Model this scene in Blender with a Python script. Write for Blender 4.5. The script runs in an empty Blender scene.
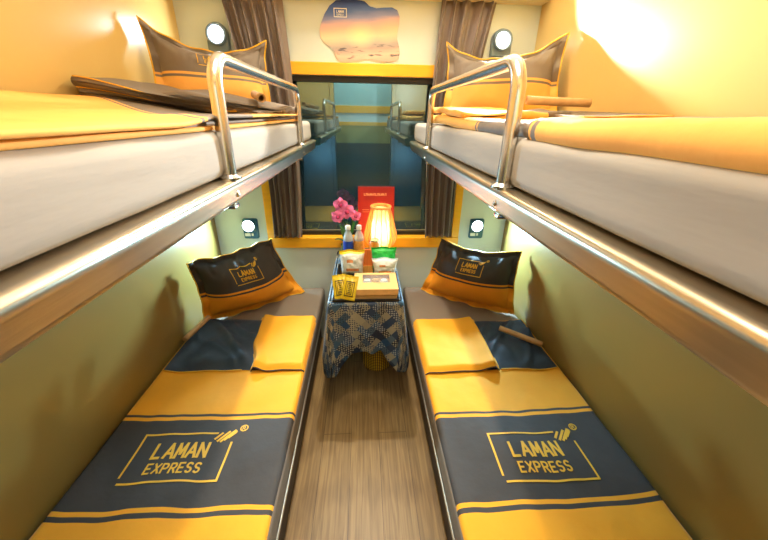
import bpy, bmesh, math, random
from mathutils import Vector, Matrix, noise
random.seed(7)
C = bpy.context.scene.collection
PI = math.pi

# ------------------------------------------------------------------ materials
def S(h):                       # sRGB 0-255 -> linear rgba
    def f(c):
        c /= 255.0
        return c/12.92 if c <= .04045 else ((c+.055)/1.055)**2.4
    return (f(h[0]), f(h[1]), f(h[2]), 1)

def new_mat(name):
    m = bpy.data.materials.new(name); m.use_nodes = True
    nt = m.node_tree; b = nt.nodes['Principled BSDF']
    return m, nt, b

def N(nt, t, **kw):
    n = nt.nodes.new(t)
    for k, v in kw.items():
        setattr(n, k, v)
    return n

def mat(name, col, rough=.5, metal=0, var=.06, vscale=12, bump=0, bscale=200, sheen=0, coat=0, spec=None, trans=0, stretch=None):
    m, nt, b = new_mat(name)
    b.inputs['Roughness'].default_value = rough
    b.inputs['Metallic'].default_value = metal
    if sheen: b.inputs['Sheen Weight'].default_value = sheen
    if coat: b.inputs['Coat Weight'].default_value = coat
    if spec is not None: b.inputs['Specular IOR Level'].default_value = spec
    if trans: b.inputs['Transmission Weight'].default_value = trans
    tc = N(nt, 'ShaderNodeTexCoord')
    src = tc.outputs['Object']
    if stretch:
        mp = N(nt, 'ShaderNodeMapping'); mp.inputs['Scale'].default_value = stretch
        nt.links.new(src, mp.inputs['Vector']); src = mp.outputs['Vector']
    n = N(nt, 'ShaderNodeTexNoise'); n.inputs['Scale'].default_value = vscale; n.inputs['Detail'].default_value = 4
    nt.links.new(src, n.inputs['Vector'])
    r = N(nt, 'ShaderNodeValToRGB')
    c = S(col)
    r.color_ramp.elements[0].position = .3; r.color_ramp.elements[1].position = .7
    r.color_ramp.elements[0].color = tuple(x*(1-var) for x in c[:3])+(1,)
    r.color_ramp.elements[1].color = tuple(min(1, x*(1+var)) for x in c[:3])+(1,)
    nt.links.new(n.outputs['Fac'], r.inputs['Fac']); nt.links.new(r.outputs['Color'], b.inputs['Base Color'])
    if bump:
        n2 = N(nt, 'ShaderNodeTexNoise'); n2.inputs['Scale'].default_value = bscale; n2.inputs['Detail'].default_value = 3
        nt.links.new(src, n2.inputs['Vector'])
        bp = N(nt, 'ShaderNodeBump'); bp.inputs['Strength'].default_value = bump; bp.inputs['Distance'].default_value = .01
        nt.links.new(n2.outputs['Fac'], bp.inputs['Height']); nt.links.new(bp.outputs['Normal'], b.inputs['Normal'])
    return m

def emis(name, col, k):
    m, nt, b = new_mat(name)
    b.inputs['Base Color'].default_value = S(col)
    b.inputs['Emission Color'].default_value = S(col); b.inputs['Emission Strength'].default_value = k
    return m

M = {}
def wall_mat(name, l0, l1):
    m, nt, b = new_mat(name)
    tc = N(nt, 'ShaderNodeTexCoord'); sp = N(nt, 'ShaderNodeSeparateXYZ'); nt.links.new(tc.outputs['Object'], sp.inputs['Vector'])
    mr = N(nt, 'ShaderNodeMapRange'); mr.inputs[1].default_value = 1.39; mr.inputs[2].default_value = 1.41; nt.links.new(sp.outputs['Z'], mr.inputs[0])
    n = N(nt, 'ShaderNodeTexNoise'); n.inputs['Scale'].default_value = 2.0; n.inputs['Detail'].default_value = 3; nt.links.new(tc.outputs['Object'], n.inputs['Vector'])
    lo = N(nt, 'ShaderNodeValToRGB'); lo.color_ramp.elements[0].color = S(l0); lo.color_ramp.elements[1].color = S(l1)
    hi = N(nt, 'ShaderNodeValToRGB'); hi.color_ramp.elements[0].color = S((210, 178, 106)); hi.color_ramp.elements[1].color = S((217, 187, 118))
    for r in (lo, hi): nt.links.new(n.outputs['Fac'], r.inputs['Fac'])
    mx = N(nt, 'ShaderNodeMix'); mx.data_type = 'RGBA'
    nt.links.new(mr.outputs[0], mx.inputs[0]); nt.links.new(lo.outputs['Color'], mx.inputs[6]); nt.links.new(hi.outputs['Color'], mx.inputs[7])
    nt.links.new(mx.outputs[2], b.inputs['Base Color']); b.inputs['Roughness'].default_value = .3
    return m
M['wall'] = wall_mat('shade_toned_laminate', (138, 112, 54), (152, 126, 66))  # darker lower colour: the dim light below the bunks is painted in
M['front'] = wall_mat('dark_entry_laminate', (26, 36, 44), (36, 46, 54))
M['rear'] = mat('pale_laminate', (204, 214, 208), .4, var=.02, vscale=2)
M['ceil'] = mat('ceiling_white', (235, 228, 205), .6, var=.02)
M['soffit'] = mat('soffit_cream', (238, 220, 170), .5, var=.02)
M['ytrim'] = mat('amber_trim', (246, 176, 36), .38, var=.05, vscale=9, stretch=(1, 1, 6))
M['gasket'] = mat('black_gasket', (22, 20, 20), .5)
M['yellow'] = mat('amber_cotton', (246, 168, 36), .75, var=.05, vscale=7, bump=.12, bscale=28, sheen=.1, spec=.25)
M['ochre'] = mat('ochre_cotton', (240, 156, 38), .75, var=.05, vscale=7, bump=.15, bscale=28, spec=.25)
M['lityellow'] = mat('overlit_amber_cotton', (240, 178, 92), .75, var=.05, vscale=7, bump=.15, bscale=28, spec=.25)  # lit copy of the amber cotton: upper bunk overexposure put into the colour
M['dark'] = mat('charcoal_cotton', (66, 60, 56), .72, var=.08, vscale=7, bump=.16, bscale=30, spec=.35)
M['taupe'] = mat('overlit_charcoal_cotton', (122, 110, 98), .65, var=.08, vscale=7, bump=.16, bscale=30, spec=.3)  # lit copy of the charcoal: strong upper light put into the colour
M['bluelitfold'] = mat('blue_lit_charcoal_cotton', (52, 62, 76), .6, var=.1, vscale=9, bump=.2, bscale=26, spec=.35)  # charcoal cotton with the reading lamps' blue light mixed into its colour
M['gold'] = mat('gold_print', (236, 180, 40), .6, var=.03)
M['sheet'] = mat('grey_white_sheet', (154, 148, 140), .75, var=.03, vscale=4, bump=.12, bscale=14, stretch=(3, .5, 3))
M['mattress'] = mat('taupe_vinyl', (128, 112, 96), .5, var=.04, vscale=5, bump=.04, bscale=60)
M['steel'] = mat('brushed_steel', (220, 218, 214), .22, metal=1, var=.05, vscale=8, stretch=(20, 1, 20))
M['rail'] = mat('satin_aluminium', (188, 176, 154), .3, metal=1, var=.06, vscale=6, stretch=(20, .6, 20), bump=.03, bscale=20)
M['alu'] = mat('pale_aluminium', (214, 210, 196), .35, metal=1, var=.04)
M['base'] = mat('dark_brown_panel', (44, 30, 22), .5, var=.1)
M['curtain'] = mat('taupe_satin', (110, 95, 88), .36, var=.1, vscale=6, bump=.05, sheen=.3, spec=.6)
M['lampgrey'] = mat('grey_plastic', (106, 126, 138), .4)
M['plate'] = mat('blue_lit_switch_plate', (40, 92, 118), .4)  # blue lamp glow painted into the plate colour
M['white'] = mat('white_plastic', (232, 232, 226), .4)
M['kraft'] = mat('kraft_paper', (226, 172, 100), .7, var=.08, vscale=30)
M['kraftdark'] = mat('brown_paper', (202, 158, 104), .75, var=.08, vscale=30)
M['lens'] = emis('lens_glow', (232, 244, 255), 14)
M['lensw'] = emis('lens_warm_glow', (255, 250, 240), 6)
M['foil'] = mat('gold_foil', (232, 170, 110), .4, var=.05)
M['red'] = mat('red_card', (150, 26, 20), .45, var=.05, vscale=10)
M['wood'] = mat('honey_bamboo', (214, 150, 70), .45, var=.15, vscale=10, stretch=(8, 8, 1))
M['orange'] = mat('orange_wood', (214, 106, 36), .5, var=.15, vscale=10, stretch=(10, 10, 1))
M['tray'] = mat('black_lacquer', (22, 18, 16), .35)
M['pink'] = mat('orchid_petal', (238, 116, 172), .55, var=.25, vscale=40)
M['magenta'] = mat('orchid_throat', (170, 16, 80), .5)
M['leaf'] = mat('leaf_green', (44, 98, 40), .45, var=.2)
M['pot'] = mat('green_ceramic', (96, 120, 60), .4)
M['capwhite'] = mat('clear_white_cap', (228, 226, 220), .35)
M['blue'] = mat('blue_label', (24, 62, 160), .4, var=.2, vscale=60)
M['orangelabel'] = mat('orange_label', (240, 160, 66), .4, var=.25, vscale=50)
M['canmetal'] = mat('can_metal', (205, 205, 200), .25, metal=1)
M['cangold'] = mat('can_gold_print', (226, 130, 36), .35, var=.25, vscale=50)
M['foilwhite'] = mat('white_foil', (234, 232, 222), .4, var=.06, vscale=40, bump=.5, bscale=60)
M['foilyellow'] = mat('yellow_foil', (240, 200, 24), .35, var=.1, vscale=40, bump=.5, bscale=60)
M['foilgreen'] = mat('green_foil', (40, 176, 60), .35, var=.2, vscale=40, bump=.6, bscale=60)
M['peach'] = mat('peach_print', (244, 150, 90), .5, var=.25, vscale=60)
M['sachet'] = mat('golden_sachet', (214, 178, 30), .3, var=.1, vscale=40, bump=.4, bscale=50)
M['sachetprint'] = mat('olive_print', (70, 64, 20), .5)
M['teal'] = mat('corridor_pane', (150, 190, 190), .3)
M['olive'] = mat('corridor_panel', (150, 140, 70), .5)

# ---- special materials
def glass_pane():
    m, nt, b = new_mat('dark_window_glass')
    out = nt.nodes['Material Output']
    b.inputs['Base Color'].default_value = (.004, .012, .018, 1); b.inputs['Roughness'].default_value = .25
    tc = N(nt, 'ShaderNodeTexCoord'); n = N(nt, 'ShaderNodeTexNoise'); n.inputs['Scale'].default_value = 2.2
    mp = N(nt, 'ShaderNodeMapping'); mp.inputs['Scale'].default_value = (.4, 1, 3.2)
    nt.links.new(tc.outputs['Object'], mp.inputs['Vector']); nt.links.new(mp.outputs['Vector'], n.inputs['Vector'])
    r = N(nt, 'ShaderNodeValToRGB'); r.color_ramp.elements[0].position = .42; r.color_ramp.elements[1].position = .7
    r.color_ramp.elements[0].color = (.004, .03, .05, 1); r.color_ramp.elements[1].color = (.03, .05, .045, 1)
    nt.links.new(n.outputs['Fac'], r.inputs['Fac']); nt.links.new(r.outputs['Color'], b.inputs['Base Color'])
    g = N(nt, 'ShaderNodeBsdfGlossy'); g.inputs['Roughness'].default_value = .012; g.inputs['Color'].default_value = (.55, .88, 1, 1)
    mx = N(nt, 'ShaderNodeMixShader'); mx.inputs['Fac'].default_value = .25
    nt.links.new(b.outputs['BSDF'], mx.inputs[1]); nt.links.new(g.outputs['BSDF'], mx.inputs[2])
    nt.links.new(mx.outputs['Shader'], out.inputs['Surface'])
    return m
M['pane'] = glass_pane()

def floor_mat():
    m, nt, b = new_mat('wood_vinyl_planks')
    tc = N(nt, 'ShaderNodeTexCoord')
    br = N(nt, 'ShaderNodeTexBrick')
    mpb = N(nt, 'ShaderNodeMapping'); mpb.inputs['Rotation'].default_value = (0, 0, PI/2); mpb.inputs['Location'].default_value = (0.3, .075, 0)
    nt.links.new(tc.outputs['Object'], mpb.inputs['Vector']); nt.links.new(mpb.outputs['Vector'], br.inputs['Vector'])
    br.inputs['Scale'].default_value = 1; br.inputs['Brick Width'].default_value = 1.2; br.inputs['Row Height'].default_value = .15
    br.inputs['Mortar Size'].default_value = .0012; br.inputs['Color1'].default_value = S((152, 124, 80)); br.inputs['Color2'].default_value = S((138, 110, 68))
    br.inputs['Mortar'].default_value = S((84, 62, 38))
    mp = N(nt, 'ShaderNodeMapping'); mp.inputs['Scale'].default_value = (26, 1.1, 1)
    nt.links.new(tc.outputs['Object'], mp.inputs['Vector'])
    n = N(nt, 'ShaderNodeTexNoise'); n.inputs['Scale'].default_value = 2.2; n.inputs['Detail'].default_value = 6; n.inputs['Distortion'].default_value = 1.1
    nt.links.new(mp.outputs['Vector'], n.inputs['Vector'])
    r = N(nt, 'ShaderNodeValToRGB'); r.color_ramp.elements[0].position = .32; r.color_ramp.elements[1].position = .66
    r.color_ramp.elements[0].color = (.62, .56, .5, 1); r.color_ramp.elements[1].color = (1.12, 1.1, 1.05, 1)
    nt.links.new(n.outputs['Fac'], r.inputs['Fac'])
    # cathedral rings
    w = N(nt, 'ShaderNodeTexWave'); w.wave_type = 'RINGS'; w.inputs['Scale'].default_value = 1.3; w.inputs['Distortion'].default_value = 3.5; w.inputs['Detail'].default_value = 2
    mp2 = N(nt, 'ShaderNodeMapping'); mp2.inputs['Scale'].default_value = (11, .9, 1); mp2.inputs['Location'].default_value = (1.5, 1.1, 0)
    nt.links.new(tc.outputs['Object'], mp2.inputs['Vector']); nt.links.new(mp2.outputs['Vector'], w.inputs['Vector'])
    r2 = N(nt, 'ShaderNodeValToRGB'); r2.color_ramp.elements[0].position = .0; r2.color_ramp.elements[1].position = .5
    r2.color_ramp.elements[0].color = (.8, .77, .72, 1); r2.color_ramp.elements[1].color = (1, 1, 1, 1)
    nt.links.new(w.outputs['Fac'], r2.inputs['Fac'])
    m1 = N(nt, 'ShaderNodeMix'); m1.data_type = 'RGBA'; m1.blend_type = 'MULTIPLY'; m1.inputs[0].default_value = 1
    nt.links.new(br.outputs['Color'], m1.inputs[6]); nt.links.new(r.outputs['Color'], m1.inputs[7])
    m2 = N(nt, 'ShaderNodeMix'); m2.data_type = 'RGBA'; m2.blend_type = 'MULTIPLY'; m2.inputs[0].default_value = .8
    nt.links.new(m1.outputs[2], m2.inputs[6]); nt.links.new(r2.outputs['Color'], m2.inputs[7])
    nt.links.new(m2.outputs[2], b.inputs['Base Color'])
    b.inputs['Roughness'].default_value = .42
    return m
M['floor'] = floor_mat()

def cloth_mat():
    m, nt, b = new_mat('indigo_patchwork_cotton')
    uv = N(nt, 'ShaderNodeUVMap')
    mp = N(nt, 'ShaderNodeMapping'); mp.inputs['Rotation'].default_value = (0, 0, PI/4); mp.inputs['Scale'].default_value = (27, 27, 27)
    nt.links.new(uv.outputs['UV'], mp.inputs['Vector'])
    fl = N(nt, 'ShaderNodeVectorMath', operation='FLOOR'); nt.links.new(mp.outputs['Vector'], fl.inputs[0])
    wn = N(nt, 'ShaderNodeTexWhiteNoise', noise_dimensions='2D'); nt.links.new(fl.outputs['Vector'], wn.inputs['Vector'])
    def ramp(cols):
        r = N(nt, 'ShaderNodeValToRGB'); r.color_ramp.interpolation = 'CONSTANT'
        e = r.color_ramp.elements
        while len(e) < len(cols): e.new(.5)
        for i, c in enumerate(cols):
            e[i].position = i/len(cols); e[i].color = S(c)
        return r
    r1 = ramp([(20, 40, 66), (164, 156, 130), (30, 76, 112), (84, 104, 118), (16, 28, 48), (180, 170, 140), (40, 62, 92), (60, 96, 120)])
    nt.links.new(wn.outputs['Value'], r1.inputs['Fac'])
    r2 = ramp([(190, 180, 150), (30, 54, 88), (186, 190, 184), (24, 52, 84), (196, 186, 156), (40, 60, 90), (180, 184, 180), (20, 36, 60)])
    nt.links.new(wn.outputs['Value'], r2.inputs['Fac'])
    mp3 = N(nt, 'ShaderNodeMapping'); mp3.inputs['Scale'].default_value = (84, 84, 84)
    nt.links.new(uv.outputs['UV'], mp3.inputs['Vector'])
    vo = N(nt, 'ShaderNodeTexVoronoi'); vo.inputs['Scale'].default_value = 1; vo.inputs['Randomness'].default_value = .2
    nt.links.new(mp3.outputs['Vector'], vo.inputs['Vector'])
    lt = N(nt, 'ShaderNodeMath', operation='LESS_THAN'); lt.inputs[1].default_value = .34
    nt.links.new(vo.outputs['Distance'], lt.inputs[0])
    wn2 = N(nt, 'ShaderNodeTexWhiteNoise', noise_dimensions='3D')
    ad = N(nt, 'ShaderNodeVectorMath', operation='ADD'); ad.inputs[1].default_value = (3, 7, 11)
    nt.links.new(fl.outputs['Vector'], ad.inputs[0]); nt.links.new(ad.outputs['Vector'], wn2.inputs['Vector'])
    gt = N(nt, 'ShaderNodeMath', operation='GREATER_THAN'); gt.inputs[1].default_value = .38; nt.links.new(wn2.outputs['Value'], gt.inputs[0])
    mu = N(nt, 'ShaderNodeMath', operation='MULTIPLY'); nt.links.new(lt.outputs[0], mu.inputs[0]); nt.links.new(gt.outputs[0], mu.inputs[1])
    mx = N(nt, 'ShaderNodeMix'); mx.data_type = 'RGBA'
    nt.links.new(mu.outputs[0], mx.inputs[0]); nt.links.new(r1.outputs['Color'], mx.inputs[6]); nt.links.new(r2.outputs['Color'], mx.inputs[7])
    hs = N(nt, 'ShaderNodeHueSaturation'); hs.inputs['Value'].default_value = .66
    nt.links.new(mx.outputs[2], hs.inputs['Color']); nt.links.new(hs.outputs['Color'], b.inputs['Base Color']); b.inputs['Roughness'].default_value = .6
    return m
M['patch'] = cloth_mat()

def sunset_mat():
    m, nt, b = new_mat('sunset_sea_print')
    tc = N(nt, 'ShaderNodeTexCoord'); sp = N(nt, 'ShaderNodeSeparateXYZ'); nt.links.new(tc.outputs['Object'], sp.inputs['Vector'])
    n = N(nt, 'ShaderNodeTexNoise'); n.inputs['Scale'].default_value = 9; n.inputs['Detail'].default_value = 5
    mp = N(nt, 'ShaderNodeMapping'); mp.inputs['Scale'].default_value = (.5, 1, 2.4); nt.links.new(tc.outputs['Object'], mp.inputs['Vector']); nt.links.new(mp.outputs['Vector'], n.inputs['Vector'])
    # height 0..1 with noise wobble and tilt
    a = N(nt, 'ShaderNodeMath', operation='MULTIPLY_ADD'); a.inputs[1].default_value = 3.25; a.inputs[2].default_value = 0
    nt.links.new(sp.outputs['Z'], a.inputs[0])
    w = N(nt, 'ShaderNodeMath', operation='MULTIPLY_ADD'); w.inputs[1].default_value = .16; w.inputs[2].default_value = -.08; nt.links.new(n.outputs['Fac'], w.inputs[0])
    t = N(nt, 'ShaderNodeMath', operation='MULTIPLY_ADD'); t.inputs[1].default_value = -.28; t.inputs[2].default_value = -.01; nt.links.new(sp.outputs['X'], t.inputs[0])
    s = N(nt, 'ShaderNodeMath', operation='ADD'); nt.links.new(a.outputs[0], s.inputs[0]); nt.links.new(w.outputs[0], s.inputs[1])
    s2 = N(nt, 'ShaderNodeMath', operation='ADD'); nt.links.new(s.outputs[0], s2.inputs[0]); nt.links.new(t.outputs[0], s2.inputs[1])
    r = N(nt, 'ShaderNodeValToRGB'); e = r.color_ramp.elements
    st = [(0, (206, 170, 150)), (.12, (226, 186, 160)), (.2, (176, 152, 140)), (.27, (172, 160, 150)), (.36, (214, 190, 160)), (.4, (244, 206, 170)), (.5, (244, 196, 164)), (.6, (216, 176, 176)), (.68, (140, 146, 196)), (.78, (70, 106, 186)), (.88, (28, 70, 160)), (1, (12, 40, 120))]
    while len(e) < len(st): e.new(.5)
    for i, (p, c) in enumerate(st): e[i].position = p; e[i].color = S(c)
    nt.links.new(s2.outputs[0], r.inputs['Fac'])
    # sun glow
    d = N(nt, 'ShaderNodeVectorMath', operation='DISTANCE'); d.inputs[1].default_value = (-.012, 0, .139); 
    mpx = N(nt, 'ShaderNodeMapping'); mpx.inputs['Scale'].default_value = (1, 0, 1.3); mpx.inputs['Location'].default_value = (0, 0, -.03)
    nt.links.new(tc.outputs['Object'], mpx.inputs['Vector']); nt.links.new(mpx.outputs['Vector'], d.inputs[0])
    gr = N(nt, 'ShaderNodeMapRange'); gr.inputs[1].default_value = .09; gr.inputs[2].default_value = .0; gr.inputs[3].default_value = 0; gr.inputs[4].default_value = .8
    nt.links.new(d.outputs['Value'], gr.inputs[0])
    mx = N(nt, 'ShaderNodeMix'); mx.data_type = 'RGBA'; mx.inputs[7].default_value = S((255, 232, 170))
    nt.links.new(gr.outputs[0], mx.inputs[0]); nt.links.new(r.outputs['Color'], mx.inputs[6])
    # dark rocks in the lower third
    n2 = N(nt, 'ShaderNodeTexNoise'); n2.inputs['Scale'].default_value = 26; n2.inputs['Detail'].default_value = 3
    nt.links.new(mp.outputs['Vector'], n2.inputs['Vector'])
    rr = N(nt, 'ShaderNodeMapRange'); rr.inputs[1].default_value = .58; rr.inputs[2].default_value = .64; nt.links.new(n2.outputs['Fac'], rr.inputs[0])
    lo = N(nt, 'ShaderNodeMapRange'); lo.inputs[1].default_value = .3; lo.inputs[2].default_value = .24; nt.links.new(s2.outputs[0], lo.inputs[0])
    mm = N(nt, 'ShaderNodeMath', operation='MULTIPLY'); nt.links.new(rr.outputs[0], mm.inputs[0]); nt.links.new(lo.outputs[0], mm.inputs[1])
    mx2 = N(nt, 'ShaderNodeMix'); mx2.data_type = 'RGBA'; mx2.inputs[7].default_value = S((96, 92, 98))
    nt.links.new(mm.outputs[0], mx2.inputs[0]); nt.links.new(mx.outputs[2], mx2.inputs[6])
    nt.links.new(mx2.outputs[2], b.inputs['Base Color']); b.inputs['Roughness'].default_value = .35
    return m
M['sunset'] = sunset_mat()

def shade_mat(name, c0, c1, clear):
    m, nt, b = new_mat(name)
    out = nt.nodes['Material Output']
    tc = N(nt, 'ShaderNodeTexCoord'); n = N(nt, 'ShaderNodeTexNoise'); n.inputs['Scale'].default_value = 30
    nt.links.new(tc.outputs['Object'], n.inputs['Vector'])
    r = N(nt, 'ShaderNodeValToRGB'); r.color_ramp.elements[0].color = S(c0); r.color_ramp.elements[1].color = S(c1)
    nt.links.new(n.outputs['Fac'], r.inputs['Fac'])
    d = N(nt, 'ShaderNodeBsdfDiffuse'); t = N(nt, 'ShaderNodeBsdfTranslucent')
    nt.links.new(r.outputs['Color'], d.inputs['Color']); nt.links.new(r.outputs['Color'], t.inputs['Color'])
    mx = N(nt, 'ShaderNodeMixShader'); mx.inputs[0].default_value = .6
    nt.links.new(d.outputs[0], mx.inputs[1]); nt.links.new(t.outputs[0], mx.inputs[2])
    tr = N(nt, 'ShaderNodeBsdfTransparent'); m2 = N(nt, 'ShaderNodeMixShader'); m2.inputs[0].default_value = clear
    nt.links.new(mx.outputs[0], m2.inputs[1]); nt.links.new(tr.outputs[0], m2.inputs[2]); nt.links.new(m2.outputs[0], out.inputs['Surface'])
    return m
M['shade'] = shade_mat('woven_bamboo_shade', (226, 150, 80), (244, 180, 104), .35)
M['liner'] = shade_mat('paper_liner', (255, 232, 190), (255, 240, 210), 0)

def clear_mat(name, k):
    m, nt, b = new_mat(name)
    out = nt.nodes['Material Output']
    tc = N(nt, 'ShaderNodeTexCoord'); n = N(nt, 'ShaderNodeTexNoise'); n.inputs['Scale'].default_value = 60
    nt.links.new(tc.outputs['Object'], n.inputs['Vector'])
    bp = N(nt, 'ShaderNodeBump'); bp.inputs['Strength'].default_value = .3; nt.links.new(n.outputs['Fac'], bp.inputs['Height'])
    t = N(nt, 'ShaderNodeBsdfTransparent'); t.inputs['Color'].default_value = (.93, .95, .95, 1)
    b.inputs['Base Color'].default_value = (.7, .72, .7, 1); b.inputs['Roughness'].default_value = .12
    nt.links.new(bp.outputs['Normal'], b.inputs['Normal'])
    mx = N(nt, 'ShaderNodeMixShader'); mx.inputs[0].default_value = k
    nt.links.new(t.outputs[0], mx.inputs[1]); nt.links.new(b.outputs[0], mx.inputs[2]); nt.links.new(mx.outputs[0], out.inputs['Surface'])
    return m
M['clear'] = clear_mat('clear_plastic', .45)
M['film'] = clear_mat('clear_film', .12)

def weave_mat():
    m, nt, b = new_mat('yellow_wicker')
    tc = N(nt, 'ShaderNodeTexCoord')
    w1 = N(nt, 'ShaderNodeTexWave'); w1.bands_direction = 'Z'; w1.inputs['Scale'].default_value = 22
    w2 = N(nt, 'ShaderNodeTexWave'); w2.bands_direction = 'X'; w2.inputs['Scale'].default_value = 22
    for w in (w1, w2): nt.links.new(tc.outputs['Object'], w.inputs['Vector'])
    mu = N(nt, 'ShaderNodeMath', operation='MULTIPLY'); nt.links.new(w1.outputs['Fac'], mu.inputs[0]); nt.links.new(w2.outputs['Fac'], mu.inputs[1])
    r = N(nt, 'ShaderNodeValToRGB'); r.color_ramp.elements[0].color = S((96, 62, 8)); r.color_ramp.elements[1].color = S((255, 214, 60)); r.color_ramp.elements[1].position = .5
    nt.links.new(mu.outputs[0], r.inputs['Fac']); nt.links.new(r.outputs['Color'], b.inputs['Base Color']); b.inputs['Roughness'].default_value = .5
    return m
M['wicker'] = weave_mat()

# ------------------------------------------------------------------ mesh helpers
class MB:
    def __init__(s): s.v = []; s.f = []; s.m = []; s.uv = {}
    def vert(s, p): s.v.append(tuple(p)); return len(s.v)-1
    def face(s, ids, mi=0): s.f.append(tuple(ids)); s.m.append(mi)
    def grid(s, fn, us, vs, mi=0, closeu=False, flip=False, uvfn=None):
        nu, nv = len(us), len(vs); b = len(s.v)
        for u in us:
            for v in vs:
                k = s.vert(fn(u, v))
                if uvfn: s.uv[k] = uvfn(u, v)
        for i in range(nu if closeu else nu-1):
            i2 = (i+1) % nu
            for j in range(nv-1):
                q = (b+i*nv+j, b+i2*nv+j, b+i2*nv+j+1, b+i*nv+j+1)
                if flip: q = q[::-1]
                k = mi(i, j) if callable(mi) else mi
                if k is not None: s.face(q, k)
        return b
    def box(s, x0, x1, y0, y1, z0, z1, r=0, mi=0, seg=2, mtx=None):
        bm = bmesh.new(); bmesh.ops.create_cube(bm, size=1)
        for v in bm.verts:
            v.co = Vector(((x0+x1)/2+v.co.x*(x1-x0), (y0+y1)/2+v.co.y*(y1-y0), (z0+z1)/2+v.co.z*(z1-z0)))
        if r: bmesh.ops.bevel(bm, geom=bm.edges[:], offset=r, segments=seg, affect='EDGES', profile=.5)
        if mtx: bmesh.ops.transform(bm, matrix=mtx, verts=bm.verts)
        s.add(bm, mi); return s
    def add(s, bm, mi=0):
        b = len(s.v); bm.verts.index_update()
        for v in bm.verts: s.v.append(tuple(v.co))
        for f in bm.faces: s.face([b+v.index for v in f.verts], mi)
        bm.free()
    def tube(s, pts, r, n=12, mi=0, cap=True):
        pts = [Vector(p) for p in pts]; b = len(s.v)
        rr = r if hasattr(r, '__len__') else [r]*len(pts)
        up = None; rings = []
        for i, p in enumerate(pts):
            t = (pts[min(i+1, len(pts)-1)]-pts[max(i-1, 0)]).normalized()
            if up is None:
                up = Vector((0, 0, 1)) if abs(t.z) < .9 else Vector((1, 0, 0))
            a = t.cross(up).normalized(); up = a.cross(t).normalized()
            rings.append([s.vert(p+(a*math.cos(2*PI*k/n)+up*math.sin(2*PI*k/n))*rr[i]) for k in range(n)])
        for i in range(len(rings)-1):
            for k in range(n):
                k2 = (k+1) % n
                s.face((rings[i][k], rings[i][k2], rings[i+1][k2], rings[i+1][k]), mi)
        if cap:
            s.face(rings[0][::-1], mi); s.face(rings[-1], mi)
        return s
    def lathe(s, prof, c=(0, 0, 0), n=24, mi=0, cap=True, ripple=None):
        rings = []
        for (r, z) in prof:
            rings.append([s.vert((c[0]+r*(1+(ripple(k/n, z) if ripple else 0))*math.cos(2*PI*k/n), c[1]+r*(1+(ripple(k/n, z) if ripple else 0))*math.sin(2*PI*k/n), c[2]+z)) for k in range(n)])
        for i in range(len(rings)-1):
            for k in range(n):
                k2 = (k+1) % n
                s.face((rings[i][k], rings[i][k2], rings[i+1][k2], rings[i+1][k]), mi)
        if cap:
            s.face(rings[0][::-1], mi); s.face(rings[-1], mi)
        return s
    def prism_y(s, prof, y0, y1, mi=0, tip=None):
        # prof: list of (x, z), closed loop, extruded along y
        ys = [y0, y1]; n = len(prof); rings = []
        for y in ys: rings.append([s.vert((x, y, z)) for x, z in prof])
        for k in range(n):
            k2 = (k+1) % n
            s.face((rings[0][k], rings[0][k2], rings[1][k2], rings[1][k]), mi)
        s.face(rings[0][::-1], mi); s.face(rings[1], mi)
        return s
    def build(s, name, mats, parent=None, smooth=True, angle=40):
        me = bpy.data.meshes.new(name); me.from_pydata(s.v, [], s.f)
        if not isinstance(mats, (list, tuple)): mats = [mats]
        for m in mats: me.materials.append(m)
        me.polygons.foreach_set('material_index', s.m)
        if s.uv:
            ul = me.uv_layers.new(name='UVMap')
            for l in me.loops: ul.data[l.index].uv = s.uv.get(l.vertex_index, (0, 0))
        bm = bmesh.new(); bm.from_mesh(me); bmesh.ops.recalc_face_normals(bm, faces=bm.faces); bm.to_mesh(me); bm.free()
        if smooth:
            me.polygons.foreach_set('use_smooth', [True]*len(me.polygons))
            try: me.set_sharp_from_angle(angle=math.radians(angle))
            except Exception: pass
        me.update()
        o = bpy.data.objects.new(name, me); C.objects.link(o)
        if parent: o.parent = parent
        return o

def lin(a, b, n): return [a+(b-a)*i/(n-1) for i in range(n)]
def nz(x, y, z=0): return noise.noise(Vector((x, y, z)))
def sm(a, b, x):
    t = max(0, min(1, (x-a)/(b-a))); return t*t*(3-2*t)

def tag(o, label, cat, group=None):
    o['label'] = label; o['category'] = cat
    if group: o['group'] = group
    return o
def thing(name, label, cat, loc=(0, 0, 0), group=None):
    o = bpy.data.objects.new(name, None); C.objects.link(o); o.location = loc
    o.empty_display_size = .1
    return tag(o, label, cat, group)
def struct(o): o['kind'] = 'structure'; return o
def local(o, kids_loc):        # keep world position of children built in world coordinates
    for ch in o.children: ch.location = tuple(-Vector(kids_loc))

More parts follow.
